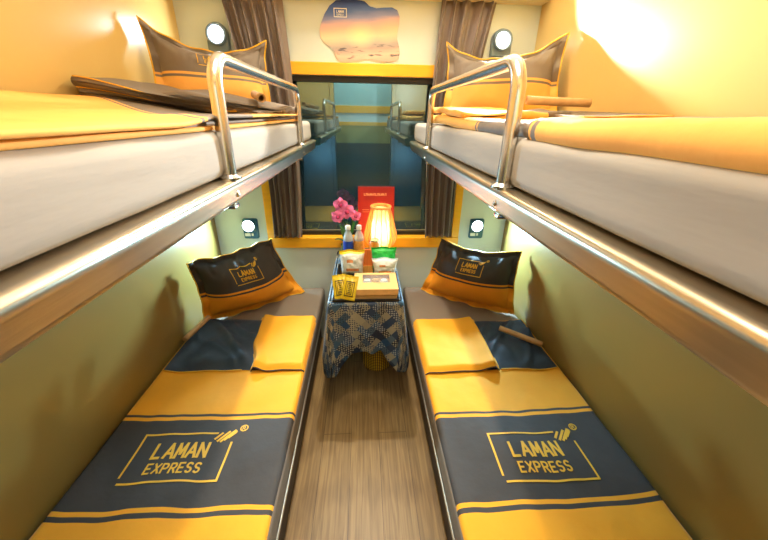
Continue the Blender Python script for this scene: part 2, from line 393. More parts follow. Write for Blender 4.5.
# ------------------------------------------------------------------ lettering (stroke font)
def arc(cx, cy, rx, ry, a0, a1, n=9): return [(cx+rx*math.cos(math.radians(a0+(a1-a0)*i/(n-1))), cy+ry*math.sin(math.radians(a0+(a1-a0)*i/(n-1)))) for i in range(n)]
GL = {'L': [[(0, 1), (0, 0), (.8, 0)]],
      'A': [[(0, 0), (.5, 1), (1, 0)], [(.2, .32), (.8, .32)]],
      'M': [[(0, 0), (.08, 1), (.5, .25), (.92, 1), (1, 0)]],
      'N': [[(0, 0), (0, 1), (.9, 0), (.9, 1)]],
      'E': [[(.8, 1), (0, 1), (0, 0), (.8, 0)], [(0, .5), (.7, .5)]],
      'X': [[(0, 0), (.9, 1)], [(0, 1), (.9, 0)]],
      'P': [[(0, 0), (0, 1), (.5, 1)]+arc(.5, .74, .34, .26, 90, -90)+[(0, .48)]],
      'R': [[(0, 0), (0, 1), (.5, 1)]+arc(.5, .74, .34, .26, 90, -90)+[(0, .48)], [(.45, .48), (.88, 0)]],
      'S': [arc(.42, .75, .4, .25, 30, 270, 10)+arc(.42, .25, .4, .25, 90, -150, 10)]}
def logo_strokes(h=.56):
    st = []                              # (polyline, width)
    w = .022
    st.append(([(0, h), (.80, h)], w)); st.append(([(0, h), (0, .07)], w))
    st.append(([(.02, 0), (1, 0)], w)); st.append(([(1, 0), (1, .43)], w))
    def word(t, x0, x1, y0, hh, wd):
        n = len(t); adv = (x1-x0)/n
        for i, c in enumerate(t):
            for pl in GL[c]:
                st.append(([(x0+i*adv+p[0]*adv*.74+.04*p[1]*0, y0+p[1]*hh) for p in pl], wd))
    word('LAMAN', .20, .80, .27, .165, .030)
    word('EXPRESS', .215, .80, .095, .105, .020)
    for k in range(5):                   # hatched emblem
        x = .825+.038*k; a = [.465, .435, .425, .445, .475][k]; l = [.06, .10, .125, .10, .06][k]
        st.append(([(x-.03, a+.02), (x-.03+l, a+.02+l*1.15)], .027))
    st.append((arc(1.085, .620, .04, .04, 0, 360, 14), .012))
    st.append(([(1.07, .595), (1.07, .643), (1.09, .643), (1.097, .63), (1.09, .62), (1.07, .62)], .009)); st.append(([(1.085, .62), (1.1, .595)], .009))
    return st
def ribbons(strokes, fn, mb=None, mi=0, step=.03):
    mb = mb or MB()
    for pl, w in strokes:
        for (a, b) in zip(pl[:-1], pl[1:]):
            d = math.hypot(b[0]-a[0], b[1]-a[1])
            if d < 1e-6: continue
            tx, ty = (b[0]-a[0])/d, (b[1]-a[1])/d
            a2 = (a[0]-tx*w*.35, a[1]-ty*w*.35); dd = d+w*.7
            n = max(1, int(dd/step)); prev = None
            for i in range(n+1):
                px, py = a2[0]+tx*dd*i/n, a2[1]+ty*dd*i/n
                l = mb.vert(fn(px-ty*w/2, py+tx*w/2)); r = mb.vert(fn(px+ty*w/2, py-tx*w/2))
                if prev: mb.face((prev[1], r, l, prev[0]), mi)
                prev = (l, r)
    return mb

# ------------------------------------------------------------------ room shell
W = .98; YF = -2.42; ZC = 2.5; YC = -3.3
mb = MB(); mb.box(-1.6, 1.6, YC-.1, .1, -.06, 0); struct(mb.build('floor', M['floor'], smooth=False))
mb = MB(); mb.box(-1.6, 1.6, YC-.1, .1, ZC, ZC+.06); struct(mb.build('ceiling', M['ceil'], smooth=False))
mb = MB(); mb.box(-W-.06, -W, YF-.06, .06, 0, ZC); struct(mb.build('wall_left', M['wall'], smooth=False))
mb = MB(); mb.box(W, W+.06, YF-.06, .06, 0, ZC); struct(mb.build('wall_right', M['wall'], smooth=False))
WL, WR, WB, WT = -.597, .608, .826, 1.793          # window opening
mb = MB()
mb.box(-W, WL, 0, .06, 0, ZC); mb.box(WR, W, 0, .06, 0, ZC); mb.box(WL, WR, 0, .06, 0, WB); mb.box(WL, WR, 0, .06, WT, ZC)
struct(mb.build('wall_rear', M['rear'], smooth=False))
mb = MB()
mb.box(-W, -.36, YF-.06, YF, 0, ZC); mb.box(.36, W, YF-.06, YF, 0, ZC); mb.box(-.36, .36, YF-.06, YF, 2.05, ZC)
struct(mb.build('wall_front', M['front'], smooth=False))
mb = MB(); mb.box(-.41, -.36, YF-.075, YF+.02, 0, 2.1, .004); mb.box(.36, .41, YF-.075, YF+.02, 0, 2.1, .004); mb.box(-.36, .36, YF-.075, YF+.02, 2.05, 2.1, .004)
struct(mb.build('trim_2', M['front'], smooth=False))
mb = MB(); mb.box(-1.6, 1.6, YC-.06, YC, 0, ZC); struct(mb.build('wall_corridor', M['base'], smooth=False))
mb = MB(); mb.box(-1.66, -1.6, YC, YF, 0, ZC); mb.box(1.6, 1.66, YC, YF, 0, ZC); struct(mb.build('wall_corridor_end', M['rear'], smooth=False))
wc = struct(bpy.data.objects.new('window_2', None)); C.objects.link(wc)
mb = MB(); mb.box(-.7, .7, YC, YC+.02, 1.72, 2.06); mb.build('pane', M['teal'], wc, smooth=False)
mb = MB(); mb.box(-.8, .8, YC, YC+.04, 1.62, 1.72, .004); mb.box(-.8, .8, YC, YC+.03, 2.06, 2.16, .004); mb.build('window_frame', M['ytrim'], wc, smooth=False)
mb = MB(); mb.box(-.8, .8, YC, YC+.02, 1.5, 1.62); mb.build('sill_panel', M['rear'], wc, smooth=False)
mb = MB(); mb.box(-.8, .8, YC, YC+.03, 1.45, 1.5); mb.build('lower_rail', M['ytrim'], wc, smooth=False)
mb = MB(); mb.box(-.8, .8, YC, YC+.02, 1.2, 1.45); mb.build('dado_panel', M['olive'], wc, smooth=False)

# soffit box above the window wall
mb = MB(); mb.box(-W, W, -.11, -.0, 2.15, 2.32, .006)
struct(mb.build('trim_1', M['soffit'], smooth=False))

# window
wn = struct(bpy.data.objects.new('window_1', None)); C.objects.link(wn)
mb = MB()
mb.box(WL-.05, WR+.05, -.014, .0, WT, WT+.064, .004)        # head
mb.box(WL-.05, WL, -.014, 0, WB, WT, .003); mb.box(WR, WR+.05, -.014, 0, WB, WT, .003)
mb.box(WL, WR, 0, .055, WB-.001, WB+.002)
mb.build('window_frame', M['ytrim'], wn, smooth=False)
mb = MB(); mb.box(WL-.05, WR+.05, -.02, 0, WB-.073, WB, .004); mb.build('sill', M['ytrim'], wn, smooth=False)
mb = MB()
g0, g1 = .038, .056
mb.box(WL, WR, g0, g1, WB+.003, WB+.024); mb.box(WL, WR, g0-.02, g1, WT-.03, WT); mb.box(WL, WL+.02, g0, g1, WB+.02, WT); mb.box(WR-.02, WR, g0, g1, WB+.02, WT)
mb.build('gasket', M['gasket'], wn, smooth=False)
mb = MB(); mb.box(WL+.02, WR-.02, .045, .049, WB+.034, WB+.038); mb.build('sash_line', M['alu'], wn, smooth=False)
mb = MB(); mb.box(WL, WR, .05, .056, WB, WT); mb.build('pane', M['pane'], wn, smooth=False)

# ------------------------------------------------------------------ curtains
def curtain(side, label):
    prof = [(2.15, .718, .416), (1.95, .685, .404), (1.79, .662, .397), (1.55, .625, .39), (1.3, .588, .39), (1.1, .585, .398), (.95, .588, .407), (.838, .59, .412)]
    def xr(z):
        for (a, b) in zip(prof[:-1], prof[1:]):
            if z <= a[0] and z >= b[0]:
                t = (a[0]-z)/(a[0]-b[0]); return a[1]+(b[1]-a[1])*t, a[2]+(b[2]-a[2])*t
        return prof[-1][1:]
    def fn(u, z):
        o, i = xr(z)
        k = 5.2; ph = k*2*PI*u+1.5*math.sin(4*u+side)+1.1*nz(u*3, z*1.2, side*5)
        amp = .016*(1+.7*nz(u*5, z*2, 3+side))
        y = -.040+amp*math.sin(ph)+.004*math.sin(2.3*ph+z*3)
        x = o+(i-o)*u+.004*math.cos(ph)
        return (side*x, min(y, -.0165 if z < 1.9 else -.006), z)
    mb = MB(); mb.grid(fn, lin(0, 1, 110), [2.15-(2.15-.838)*k/44 for k in range(45)])
    o = mb.build('curtain', M['curtain'], angle=180)
    md = o.modifiers.new('thick', 'SOLIDIFY'); md.thickness = .0015
    return tag(o, label, 'curtain', 'window curtains')
curtain(-1, 'taupe satin curtain gathered at the left edge of the dark window')
curtain(1, 'taupe satin curtain gathered at the right edge of the dark window')

# ------------------------------------------------------------------ wall sticker
OUT = [(-.231, 2.007), (-.222, 2.037), (-.202, 2.078), (-.173, 2.116), (-.137, 2.140), (-.082, 2.146), (-.028, 2.146), (.013, 2.140), (.041, 2.119), (.076, 2.112), (.118, 2.116), (.16, 2.118), (.188, 2.107), (.202, 2.078), (.201, 2.043), (.193, 2.007), (.191, 1.977), (.202, 1.947), (.209, 1.91), (.199, 1.878), (.159, 1.866), (.115, 1.865), (.063, 1.872), (.027, 1.877), (-.025, 1.867), (-.083, 1.859), (-.127, 1.861), (-.145, 1.876), (-.158, 1.907), (-.171, 1.925), (-.209, 1.948), (-.229, 1.975)]
st = thing('wall_sticker', 'cloud shaped sunset sea picture stuck on the wall above the window', 'wall picture', (0, 0, 1.857))
mb = MB()
fr = [mb.vert((x, -.004, z-1.857)) for x, z in OUT]; bk = [mb.vert((x, -.0005, z-1.857)) for x, z in OUT]
mb.face(fr); mb.face(bk[::-1])
for k in range(len(OUT)):
    k2 = (k+1) % len(OUT); mb.face((fr[k], fr[k2], bk[k2], bk[k]))
mb.build('print', M['sunset'], st, smooth=False)
def stick(px, py): return (-.150+px*.066, -.0046, 2.068-1.857+py*.066)
ws = [([(0, .56), (1, .56), (1, 0), (0, 0), (0, .56)], .06)]
def words(t, x0, x1, y0, hh, wd):
    out = []; adv = (x1-x0)/len(t)
    for i, c in enumerate(t):
        for pl in GL[c]: out.append(([(x0+i*adv+p[0]*adv*.74, y0+p[1]*hh) for p in pl], wd))
    return out
ws += words('LAMAN', .2, .82, .28, .16, .035)+words('EXPRESS', .2, .82, .09, .12, .025)
ribbons(ws, stick).build('logo', M['white'], st, smooth=False)

# ------------------------------------------------------------------ berths
def rail_prof(s):
    p = [(.334, 1.402), (.290, 1.402), (.286, 1.405), (.2845, 1.411), (.279, 1.436), (.2765, 1.443), (.2775, 1.450), (.283, 1.4545), (.290, 1.456), (.334, 1.456)]
    return [(s*x, z) for x, z in p]
YE = -.085                                          # head end of the upper bunks
def upper_bunk(s, label, p0, p1):
    t = thing('upper_bunk', label, 'bunk', (s*.6, -1.2, 1.40), 'upper bunks')
    L = (s*.6, -1.2, 1.40)
    mb = MB(); mb.prism_y(rail_prof(s), YE, -2.36); mb.build('side_rail', M['rail'], t, angle=50)
    mb = MB(); mb.box(min(s*.33, s*.975), max(s*.33, s*.975), -2.36, YE, 1.405, 1.444, .003); mb.build('deck', M['alu'], t, smooth=False)
    x = s*.292; zb, zt, r = 1.452, 1.688, .055
    pts = [(x, p0, zb), (x, p0, zb+.05), (x, p0, zt-r)]
    for k in range(1, 8):
        a = PI/2*k/8; pts.append((x, p0+r-r*math.cos(a), zt-r+r*math.sin(a)))
    pts += [(x, p0+r, zt)]+[(x, p0+r+(p1-p0-2*r)*k/6, zt) for k in range(1, 6)]+[(x, p1-r, zt)]
    for k in range(1, 8):
        a = PI/2*k/8; pts.append((x, p1-r+r*math.sin(a), zt-r+r*math.cos(a)))
    pts += [(x, p1, zt-r), (x, p1, zb+.04), (x, p1, zb)]
    mb = MB(); mb.tube(pts, .0145, 16); g = mb.build('guard_rail', M['steel'], t, angle=60)
    for p in (p0, p1):
        mb = MB(); mb.lathe([(.024, 0), (.024, .004), (.017, .008), (.0146, .010)], (x, p, 1.4555), 20); mb.build('post_flange', M['steel'], t)
        mb = MB(); mb.box(min(s*.286, s*.312), max(s*.286, s*.312), p-.014, p+.014, 1.390, 1.402, .003); mb.build('bracket', M['steel'], t)
        mb = MB(); mb.lathe([(.0, 0), (.007, .001), (.007, .003), (.004, .005), (0, .0055)], (0, 0, 0), 12)
        o = mb.build('bolt', M['steel'], t); 
        for v in o.data.vertices: v.co = Vector((s*(.2828-v.co.z), p+v.co.x, 1.422+v.co.y))
    local(t, L)
    return t
upper_bunk(-1, 'left upper bunk with brushed metal edge rail and steel guard rail', -1.452, -.522)
upper_bunk(1, 'right upper bunk with brushed metal edge rail and steel guard rail', -1.530, -.628)

def slab(mb, s, xo, xi, y0, y1, z0, z1, r, nz_amp=0, seed=0, sagf=None, ny=60, mi=0):
    # rounded mattress block; s side sign, xo outer, xi inner (aisle) edge
    prof = []
    n = 6
    for (cx, cz, a0) in ((xo-r, z1-r, 0), (xi+r, z1-r, 90), (xi+r, z0+r, 180), (xo-r, z0+r, 270)):
        for k in range(n+1):
            a = math.radians(a0+90*k/n); prof.append((cx+r*math.cos(a), cz+r*math.sin(a), math.cos(a), math.sin(a)))
        if a0 == 0:
            for k in range(1, 16): prof.append((xo-r+(xi+r-xo+r)*k/16, z1, 0, 1))
        if a0 == 90:
            for k in range(1, 5): prof.append((xi, z1-r+(z0+r-z1+r)*k/5, -1, 0))
    ys = [y0]+[y0+r*(1-math.cos(math.radians(90*k/5))) for k in range(1, 6)]+lin(y0+r*1.2, y1-r*1.2, ny)+[y1-r*(1-math.sin(math.radians(90-90*k/5))) for k in range(0, 6)]
    def fn(j, y):
        x, z, nx, nzz = prof[int(j)]
        e = min(y-y0, y1-y); ins = 0
        if e < r: ins = r-math.sqrt(max(0, r*r-(r-e)**2))
        x -= nx*ins; z -= nzz*ins
        w = nz_amp*(nz(y*2.3, x*3+seed, z*9)+.5*nz(y*7, x*5, z*22+seed))
        x += nx*w; z += nzz*w*.5
        if sagf: z += sagf(x, y)*(1 if nzz < -.5 else 0)
        return (s*x, y, z)
    b = mb.grid(fn, range(len(prof)), ys, mi, closeu=True)
    nv = len(ys); npf = len(prof)
    mb.face([b+k*nv for k in range(npf)][::-1], mi); mb.face([b+k*nv+nv-1 for k in range(npf)], mi)

def mattress(s, z0, z1, xi, y1, name, label, m, group, amp):
    mb = MB(); slab(mb, s, .974, xi, -2.34, y1, z0, z1, .022, amp, s*3)
    o = mb.build(name, m, angle=180)
    return tag(o, label, 'mattress', group)
for s, nm in ((-1, 'left'), (1, 'right')):
    mattress(s, 1.457, 1.555, .300, -.09, 'mattress', 'pale grey sheeted mattress on the %s upper bunk' % nm, M['sheet'], 'upper mattresses', .004)
    mattress(s, .334, .446, .287, -.006, 'mattress', 'taupe padded mattress on the %s lower berth' % nm, M['mattress'], 'lower mattresses', .001)

def lower_berth(s, label):
    t = thing('lower_berth', label, 'berth', (s*.65, -1.2, 0), 'lower berths')
    mb = MB(); mb.box(min(s*.335, s*.975), max(s*.335, s*.975), -2.36, -.004, 0, .30); mb.build('plinth', M['base'], t, smooth=False)
    mb = MB(); mb.box(min(s*.296, s*.975), max(s*.296, s*.975), -2.36, -.004, .302, .332, .004); mb.build('bed_board', M['base'], t, smooth=False)
    mb = MB(); mb.box(min(s*.288, s*.2955), max(s*.288, s*.2955), -2.36, -.004, .306, .324, .002); mb.build('edge_strip', M['alu'], t, smooth=False)
    local(t, (s*.65, -1.2, 0))
lower_berth(-1, 'dark brown berth base along the left wall with metal edge strip')
lower_berth(1, 'dark brown berth base along the right wall with metal edge strip')

# ------------------------------------------------------------------ lower blankets
def lower_blanket(s, dy, label):
    """amber blanket with charcoal band, turned back corner at the head"""
    y_near, y_head = -2.3, -.47+dy*1.6
    xo, xi = .962, .292
    yb = [y_near, -1.568+dy, -1.552+dy, -1.537+dy, -1.198+dy, -1.181+dy, -1.169+dy, y_head]
    mi = [0, 1, 0, 1, 0, 1, 0]
    ys, rowm = [], []
    for k in range(7):
        n = max(2, int((yb[k+1]-yb[k])/.016))
        for j in range(n): ys.append(yb[k]+(yb[k+1]-yb[k])*j/n); rowm.append(mi[k])
    ys.append(yb[-1])
    Z0 = .4555
    def warp(x, y): return .006*nz(x*4+s*9, y*3, 5)+.004*nz(x*13, y*5, s)
    def top(x, y):
        w = .0045*nz(x*5+3*s, y*4, 1)+.0034*nz(x*15, y*6, 2+s)
        ridge = .007*max(0, nz(x*2.2+y*5, y*1.2, 7+s))
        return Z0+w+ridge+.010*sm(.85, .965, x)
    def P(q, y):
        # q from 0 (wall) to 1 (aisle edge) then over the edge down
        L = xo-xi-.018
        d = q*(L+.05)
        yy = y+warp(.96-d, y)
        if d <= L:
            x = xo-d; return (s*x, yy, top(x, y))
        d -= L; r = .018
        if d < r*PI/2:
            a = d/r; return (s*(xi+r-r*math.sin(a)), yy, top(xi+r, y)-r*(1-math.cos(a)))
        d -= r*PI/2
        return (s*(xi+.0015*nz(y*9, d*30, s)), yy, top(xi+r, y)-r-d)
    mb = MB()
    qs = lin(0, 1, 72)
    mb.grid(P, qs, ys, lambda i, j: rowm[j])
    # rolled head and foot edges
    o = mb.build('blanket', [M['yellow'], M['dark']], angle=180)
    md = o.modifiers.new('thick', 'SOLIDIFY'); md.thickness = .006; md.offset = -1
    tag(o, label, 'blanket', 'lower blankets')
    # logo
    x0 = -.833 if s < 0 else .478
    yl = -1.452 if s < 0 else -1.503
    wl = .33
    def lf(px, py):
        x, y = x0+px*wl, yl+py*wl*1.03
        return (x, y+warp(abs(x), y), top(abs(x), y)+.0012)
    ribbons(logo_strokes(), lf).build('logo', M['gold'], o, smooth=False)
    # second layer: the head end turned back. dark part outside, amber flap inside
    yh, yt = -.905+dy*1.6, -.455+dy*2.2
    def layer(xa, xb, off, wob):
        def fn(q, t):
            x = xa+(xb-xa)*q
            y = yh+(yt-yh)*t
            z = top(x, y)+off+wob*(.55+nz(x*6+s, y*6, 11)+.5*abs(nz(x*9+y*5, y*4-x*5, 3+s)))*sm(0, .15, t)*sm(0, .1, 1-t)*sm(0, .25, 1-q)*sm(0, .1, q)
            dd = (x-.92)*.79-(y-yt)*.61
            z += (.026*math.exp(-((dd+.02)/.020)**2)+.018*math.exp(-((dd+.12+.1*nz(x*3,y*3,s))/.018)**2)+.014*math.exp(-((dd-.09+.1*nz(x*3,y*3,s+4))/.016)**2))*sm(0, .2, 1-t)*sm(0, .15, t)*sm(0, .12, q)*sm(0, .25, 1-q)
            e = min(q, 1-q, t, 1-t)
            z -= (off-.002)*(1-sm(0, .05, e))
            return (s*x, y+.01*nz(x*5, 3, s), z)
        return fn
    mb = MB(); f1 = layer(.955, .50 if s < 0 else .60, .008, .026); mb.grid(f1, lin(0, 1, 40), lin(0, 1, 36))
    d = mb.build('dark_fold', M['bluelitfold'], o, angle=180); d['label'] = 'lamp-blued charcoal underside of the turned back blanket'
    # amber flap bounded by a curling diagonal
    def xcurve(t):             # t 0 = hem (near), 1 = head
        if s < 0: return .545+.05*sm(.1, .45, t)*1-.0*t+.015*sm(.5, 1, t)
        return .655+.0*t-.075*sm(.0, .25, t)*0 + (.0 if t < .0 else 0)+.01*math.sin(3*t)
    def f2(q, t):
        xc = xcurve(t); y = yh-.012+(yt-yh+.012)*t
        if s < 0: y += -.02*sm(.0, 1, 1-t)*(1-q)*0
        x = .293+(xc-.293)*q
        curl = .02*sm(.72, .94, q)*(1-sm(.94, 1, q))*(1.2-.6*t)
        e = min(1-q, t, q*1.2)
        z = top(x, y)+.026+curl+.003*nz(x*9, y*9, 21+s)-.012*(1-sm(0, .06, e))
        if t < .05: z -= .008*(1-t/.05)
        if q < .06: z -= .012*(1-q/.06)**2
        return (s*x, y, z)
    mb = MB(); mb.grid(f2, lin(0, 1, 44), lin(0, 1, 40))
    fl = mb.build('turned_back_flap', M['yellow'], o, angle=180)
    # piping along hem and diagonal
    pts = [Vector(f2(1, t))+Vector((0, 0, .002)) for t in lin(1, 0, 24)]
    mb = MB(); mb.tube(pts, .003, 6); mb.build('piping', M['gold'], o)
    pts = [Vector(f2(q, 0))+Vector((0, -.002, .003)) for q in lin(1, 0, 20)]
    mb = MB(); mb.tube(pts, .003, 6); p = mb.build('piping', M['dark'], o); p['label'] = 'dark hem piping'
    pts = [Vector(f1(q, 0))+Vector((0, -.002, .003)) for q in lin(0, .8, 20)]
    mb = MB(); mb.tube(pts, .003, 6); mb.build('piping', M['gold'], o)
    return o
lower_blanket(-1, 0, 'amber and charcoal lettered blanket spread on the left lower berth')
lower_blanket(1, -.026, 'amber and charcoal lettered blanket spread on the right lower berth')

# ------------------------------------------------------------------ pillows
def pillow(label, BL, BR, TR, TL, T, mats, seed, sag=.1, lg=.3, group='lower pillows', split=.40, flange=(.06, .075)):
    BL, BR, TR, TL = map(Vector, (BL, BR, TR, TL))
    n = ((BR-BL).cross(TL-BL)).normalized()          # faces the room
    fu, fv = flange
    base = (BL+BR)/2
    o = thing('pillow', label, 'pillow', base, group)
    def P(u, v, sgn=1, off=0):
        du = 1-(2*u-1)**2
        ve = v-sag*du*sm(.45, 1, v)*v+.035*nz(u*4.5, seed*3)*sm(.6, 1, v)*(1-abs(2*u-1)**4) - .05*du*(1-v)
        ue = u+.035*(1-(2*v-1)**2)*(.5-u)*2
        p = BL*(1-ue)*(1-ve)+BR*ue*(1-ve)+TR*ue*ve+TL*(1-ue)*ve
        a = max(0, min(1, (u-fu)/(1-2*fu))); b = max(0, min(1, (v-fv)/(1-2*fv)))
        h = (max(0, 1-abs(2*a-1)**2.6)*max(0, 1-abs(2*b-1)**2.6))**.62
        e = min(a, 1-a, b, 1-b)
        wr = 1+.12*nz(u*3+seed, v*3, 4)
        wrk = .50*T*h**.5*(abs(nz(u*10+seed, v*3.5, 8))-.22)*sm(.5, .9, v)*(1 if h > 0 else 0) + .09*T*nz(u*6, v*5, seed)*h
        rip = .010*math.sin(u*27+seed)*(1 if (b <= 0 or b >= 1) else 0)+.010*math.sin(v*20+seed)*(1 if (a <= 0 or a >= 1) else 0)
        corner = (abs(2*u-1)**6)*(abs(2*v-1)**6)
        q = p + n*((T*h*wr+wrk+off)*(1 if sgn > 0 else -.62) + rip + .012*corner)
        return q-base
    us = sorted(set(lin(0, 1, 64)+[fu, 1-fu])); vs = sorted(set(lin(0, 1, 40)+[fv, 1-fv, split, split+.028, split+.056, split+.085]))
    def rm(i, j):
        v = (vs[j]+vs[j+1])/2
        if v < split: return 0
        if v < split+.028: return 1
        if v < split+.056: return 0
        return 1
    mb = MB(); mb.grid(lambda u, v: P(u, v, 1, 0), us, vs, rm)
    mb.build('front_cover', mats[:2], o, angle=180)
    mb = MB(); mb.grid(lambda u, v: P(u, v, -1, 0.002), us, vs, rm, flip=True)
    mb.build('back_cover', mats[:2], o, angle=180)
    per = [P(u, 0) for u in lin(0, 1, 40)]+[P(1, v) for v in lin(0, 1, 26)[1:]]+[P(u, 1) for u in lin(1, 0, 40)[1:]]+[P(0, v) for v in lin(1, 0, 26)[1:]]
    mb = MB(); mb.tube(per, .0034, 6); mb.build('piping', M['gold'], o)
    wid = (BR-BL).length; hgt = ((TL-BL).length+(TR-BR).length)/2
    def lf(px, py):
        u = .5+(px-.5)*lg/1.0; v = split+.15+py*lg*wid/hgt
        e = P(u, v, 1, 0); return e+n*.003
    ribbons(logo_strokes(), lf).build('logo', M['gold'], o, smooth=False)
    return o
lo = (M['ochre'], M['dark']); up = (M['lityellow'], M['taupe'])
pillow('dark and ochre lettered pillow leaning in the left lower berth corner', (-.938, -.490, .472), (-.432, -.078, .458), (-.618, -.070, .845), (-.950, -.514, .862), .10, lo, 1.3, sag=.06)
pillow('dark and ochre lettered pillow leaning in the right lower berth corner', (.404, -.085, .458), (.940, -.450, .466), (.948, -.375, .860), (.520, -.070, .842), .10, lo, 4.1, sag=.10)
pillow('overlit charcoal and amber lettered pillow standing on the left upper bunk', (-.935, -.47, 1.59), (-.465, -.24, 1.59), (-.492, -.150, 1.922), (-.955, -.42, 1.948), .09, up, 7.7, sag=.24, lg=.27, group='upper pillows')
pillow('overlit charcoal and amber lettered pillow standing on the right upper bunk', (.42, -.24, 1.575), (.945, -.47, 1.59), (.958, -.40, 1.955), (.443, -.150, 1.938), .09, up, 2.2, sag=.24, lg=.27, group='upper pillows')

# ------------------------------------------------------------------ upper blankets
def sheet(s, xa, xb, y0, y1, ztop, th, cols, seed, wob=.004, ny=70, shear=None):
    """folded cloth slab; ztop(x,y) gives the top; th(x) the thickness; shear(x) slides it along the bunk; cols: (y_limit, material) from y0 up"""
    if not callable(th): tc_ = th; th = lambda x: tc_
    shear = shear or (lambda x: 0)
    rm_ = th(xb)/2
    prof = [('t', q) for q in lin(0, 1, 40)]+[('e', a) for a in lin(0, 180, 9)[1:-1]]+[('b', q) for q in lin(1, 0, 10)]
    brk = [c[0] for c in cols[:-1]]
    R0 = max(th(xa), th(xb))/2
    ys = sorted(set([y0+R0*(1-math.cos(math.radians(90*k/5))) for k in range(6)]+lin(y0+R0*1.2, y1-R0*1.2, ny)+[y1-R0*(1-math.cos(math.radians(90*k/5))) for k in range(6)]+brk))
    def mi(i, j):
        y = (ys[j]+ys[j+1])/2
        for lim, m in cols:
            if y < lim: return m
        return cols[-1][1]
    mb = MB()
    def fn(i, y):
        k, q = prof[int(i)]
        edge = xb+.008*nz(y*6, seed, 2)
        r = rm_
        x = xa+(edge+r-xa)*q if k != 'e' else edge+r
        t = th(x); r = t/2; e = min(y-y0, y1-y); ins = 0
        if e < R0: ins = r*(1-math.sqrt(max(0, 1-(1-e/R0)**2)))
        yy = y+shear(x)
        if k == 't': z = ztop(x, yy)-ins+wob*nz(x*6+seed, y*5, 1)
        elif k == 'b': z = ztop(x, yy)-t+ins
        else:
            a = math.radians(q); x0 = x; x = x0-(r-ins)*math.sin(a); z = ztop(x0, yy)-r+(r-ins)*math.cos(a)
        return (s*x, yy, z)
    mb.grid(fn, range(len(prof)), ys, mi, closeu=True)
    b = len(mb.v)-len(prof)*len(ys); nv = len(ys)
    mb.face([b+k*nv for k in range(len(prof))][::-1], mi(0, 0)); mb.face([b+k*nv+nv-1 for k in range(len(prof))], mi(0, nv-2))
    return mb, fn
YD = [M['lityellow'], M['taupe']]
# --- left
zl = lambda x, y: 1.563+.050*sm(.42, .96, x)+.004*sm(-1.4, -.6, y)
mb, f = sheet(-1, .955, .308, -2.32, -.36, zl, .009, [(9, 0)], 1.0, .002)
bl = mb.build('blanket', YD, angle=180); tag(bl, 'amber blanket with overlit charcoal folds laid flat on the left upper bunk', 'blanket', 'upper blankets')
lip = lambda x, y: .013*sm(-1.62, -1.42, y)*(1-.4*sm(.33, .5, x))
z1 = lambda x, y: zl(x, y)+.009+lip(x, y)
mb, f = sheet(-1, .955, .298, -2.32, -.50, z1, .008, [(-1.53, 0), (-1.515, 1), (-1.50, 0), (-1.20, 1), (9, 0)], 2.0, .002, shear=lambda x: 1.05*(x-.31) if x > .31 else 0)
mb.build('upper_layer', YD, bl, angle=180)
mb, f = sheet(-1, .80, .316, -1.60, -.50, lambda x, y: zl(x, y)+.002+.9*lip(x, y)*.6, .009, [(9, 1)], 2.5, .004); mb.build('overlit_lining', YD, bl, angle=180)
# thick overlit charcoal fold rolled at the wall end
th2 = lambda x: .012+.054*sm(.50, .93, x)
z2 = lambda x, y: zl(x, y)+.016+th2(x)*.92+.004*sm(-.9, -.6, y)+.006*nz(x*7, y*7, 31)
hb = lambda x: .5*th2(x)
zb2 = lambda x, y: zl(x, y)+.014+hb(x)*.95+.004*nz(x*7, y*7, 31)
mb, f = sheet(-1, .935, .325, -.918, -.42, zb2, hb, [(9, 1)], 3.0, .004, shear=lambda x: -.16*(.93-x)); mb.build('lower_fold', YD, bl, angle=180)
mb, f = sheet(-1, .948, .325, -.930, -.42, z2, lambda x: hb(x)*.98, [(9, 1)], 3.4, .004, shear=lambda x: -.16*(.93-x)+.012*math.sin(x*14))
mb.build('rolled_fold', YD, bl, angle=180)
for zf, y0_, k in ((z2, -.930, 1), (zb2, -.918, 0)):
    pts = [(-x, y0_-.16*(.93-x)+.012*math.sin(x*14)*k+.004, zf(x, -.92)-.10*hb(x)+.001) for x in lin(.94, .40, 24)]
    mb = MB(); mb.tube(pts, .0022, 6); mb.build('piping', M['gold'], bl)
z3 = lambda x, y: zl(x, y)+.030+.036*sm(.31, .62, x)*(1-sm(.66, .74, x)*.6)+.022*sm(-.85, -.6, y)+.008*nz(x*5, y*5, 3)
mb, f = sheet(-1, .74, .315, -.80, -.43, z3, .026, [(9, 1)], 4.0, .005, shear=lambda x: .30*(.70-x)); mb.build('upper_flap', YD, bl, angle=180)
# --- right
zr = lambda x, y: 1.590+.016*sm(.4, .95, x)+.012*sm(-1.2, -.7, y)+.004*nz(x*4, y*4, 9)
mb, f = sheet(1, .955, .303, -2.32, -1.548, zr, .044, [(-1.600, 0), (-1.583, 1), (-1.575, 0), (9, 1)], 6.0, .004)
br = mb.build('blanket', YD, angle=180); tag(br, 'amber blanket with overlit charcoal band folded thick on the right upper bunk', 'blanket', 'upper blankets')
mb, f = sheet(1, .955, .312, -1.56, -.42, lambda x, y: zr(x, y)-.008, .034, [(-1.245, 1), (-1.236, 0), (-1.224, 1), (9, 0)], 7.0, .007); mb.build('middle_fold', YD, br, angle=180)
mb, f = sheet(1, .62, .322, -1.02, -.44, lambda x, y: zr(x, y)+.012+.012*sm(-.9, -.6, y)+.008*nz(x*6, y*6, 4)-.006*sm(.55, .62, x), lambda x: .022, [(9, 0)], 8.0, .008); mb.build('top_fold', YD, br, angle=180)
mb, f = sheet(1, .72, .57, -.98, -.50, lambda x, y: zr(x, y)+.010+.006*nz(x*9, y*7, 14), .020, [(9, 1)], 8.6, .006); mb.build('overlit_end', YD, br, angle=180)
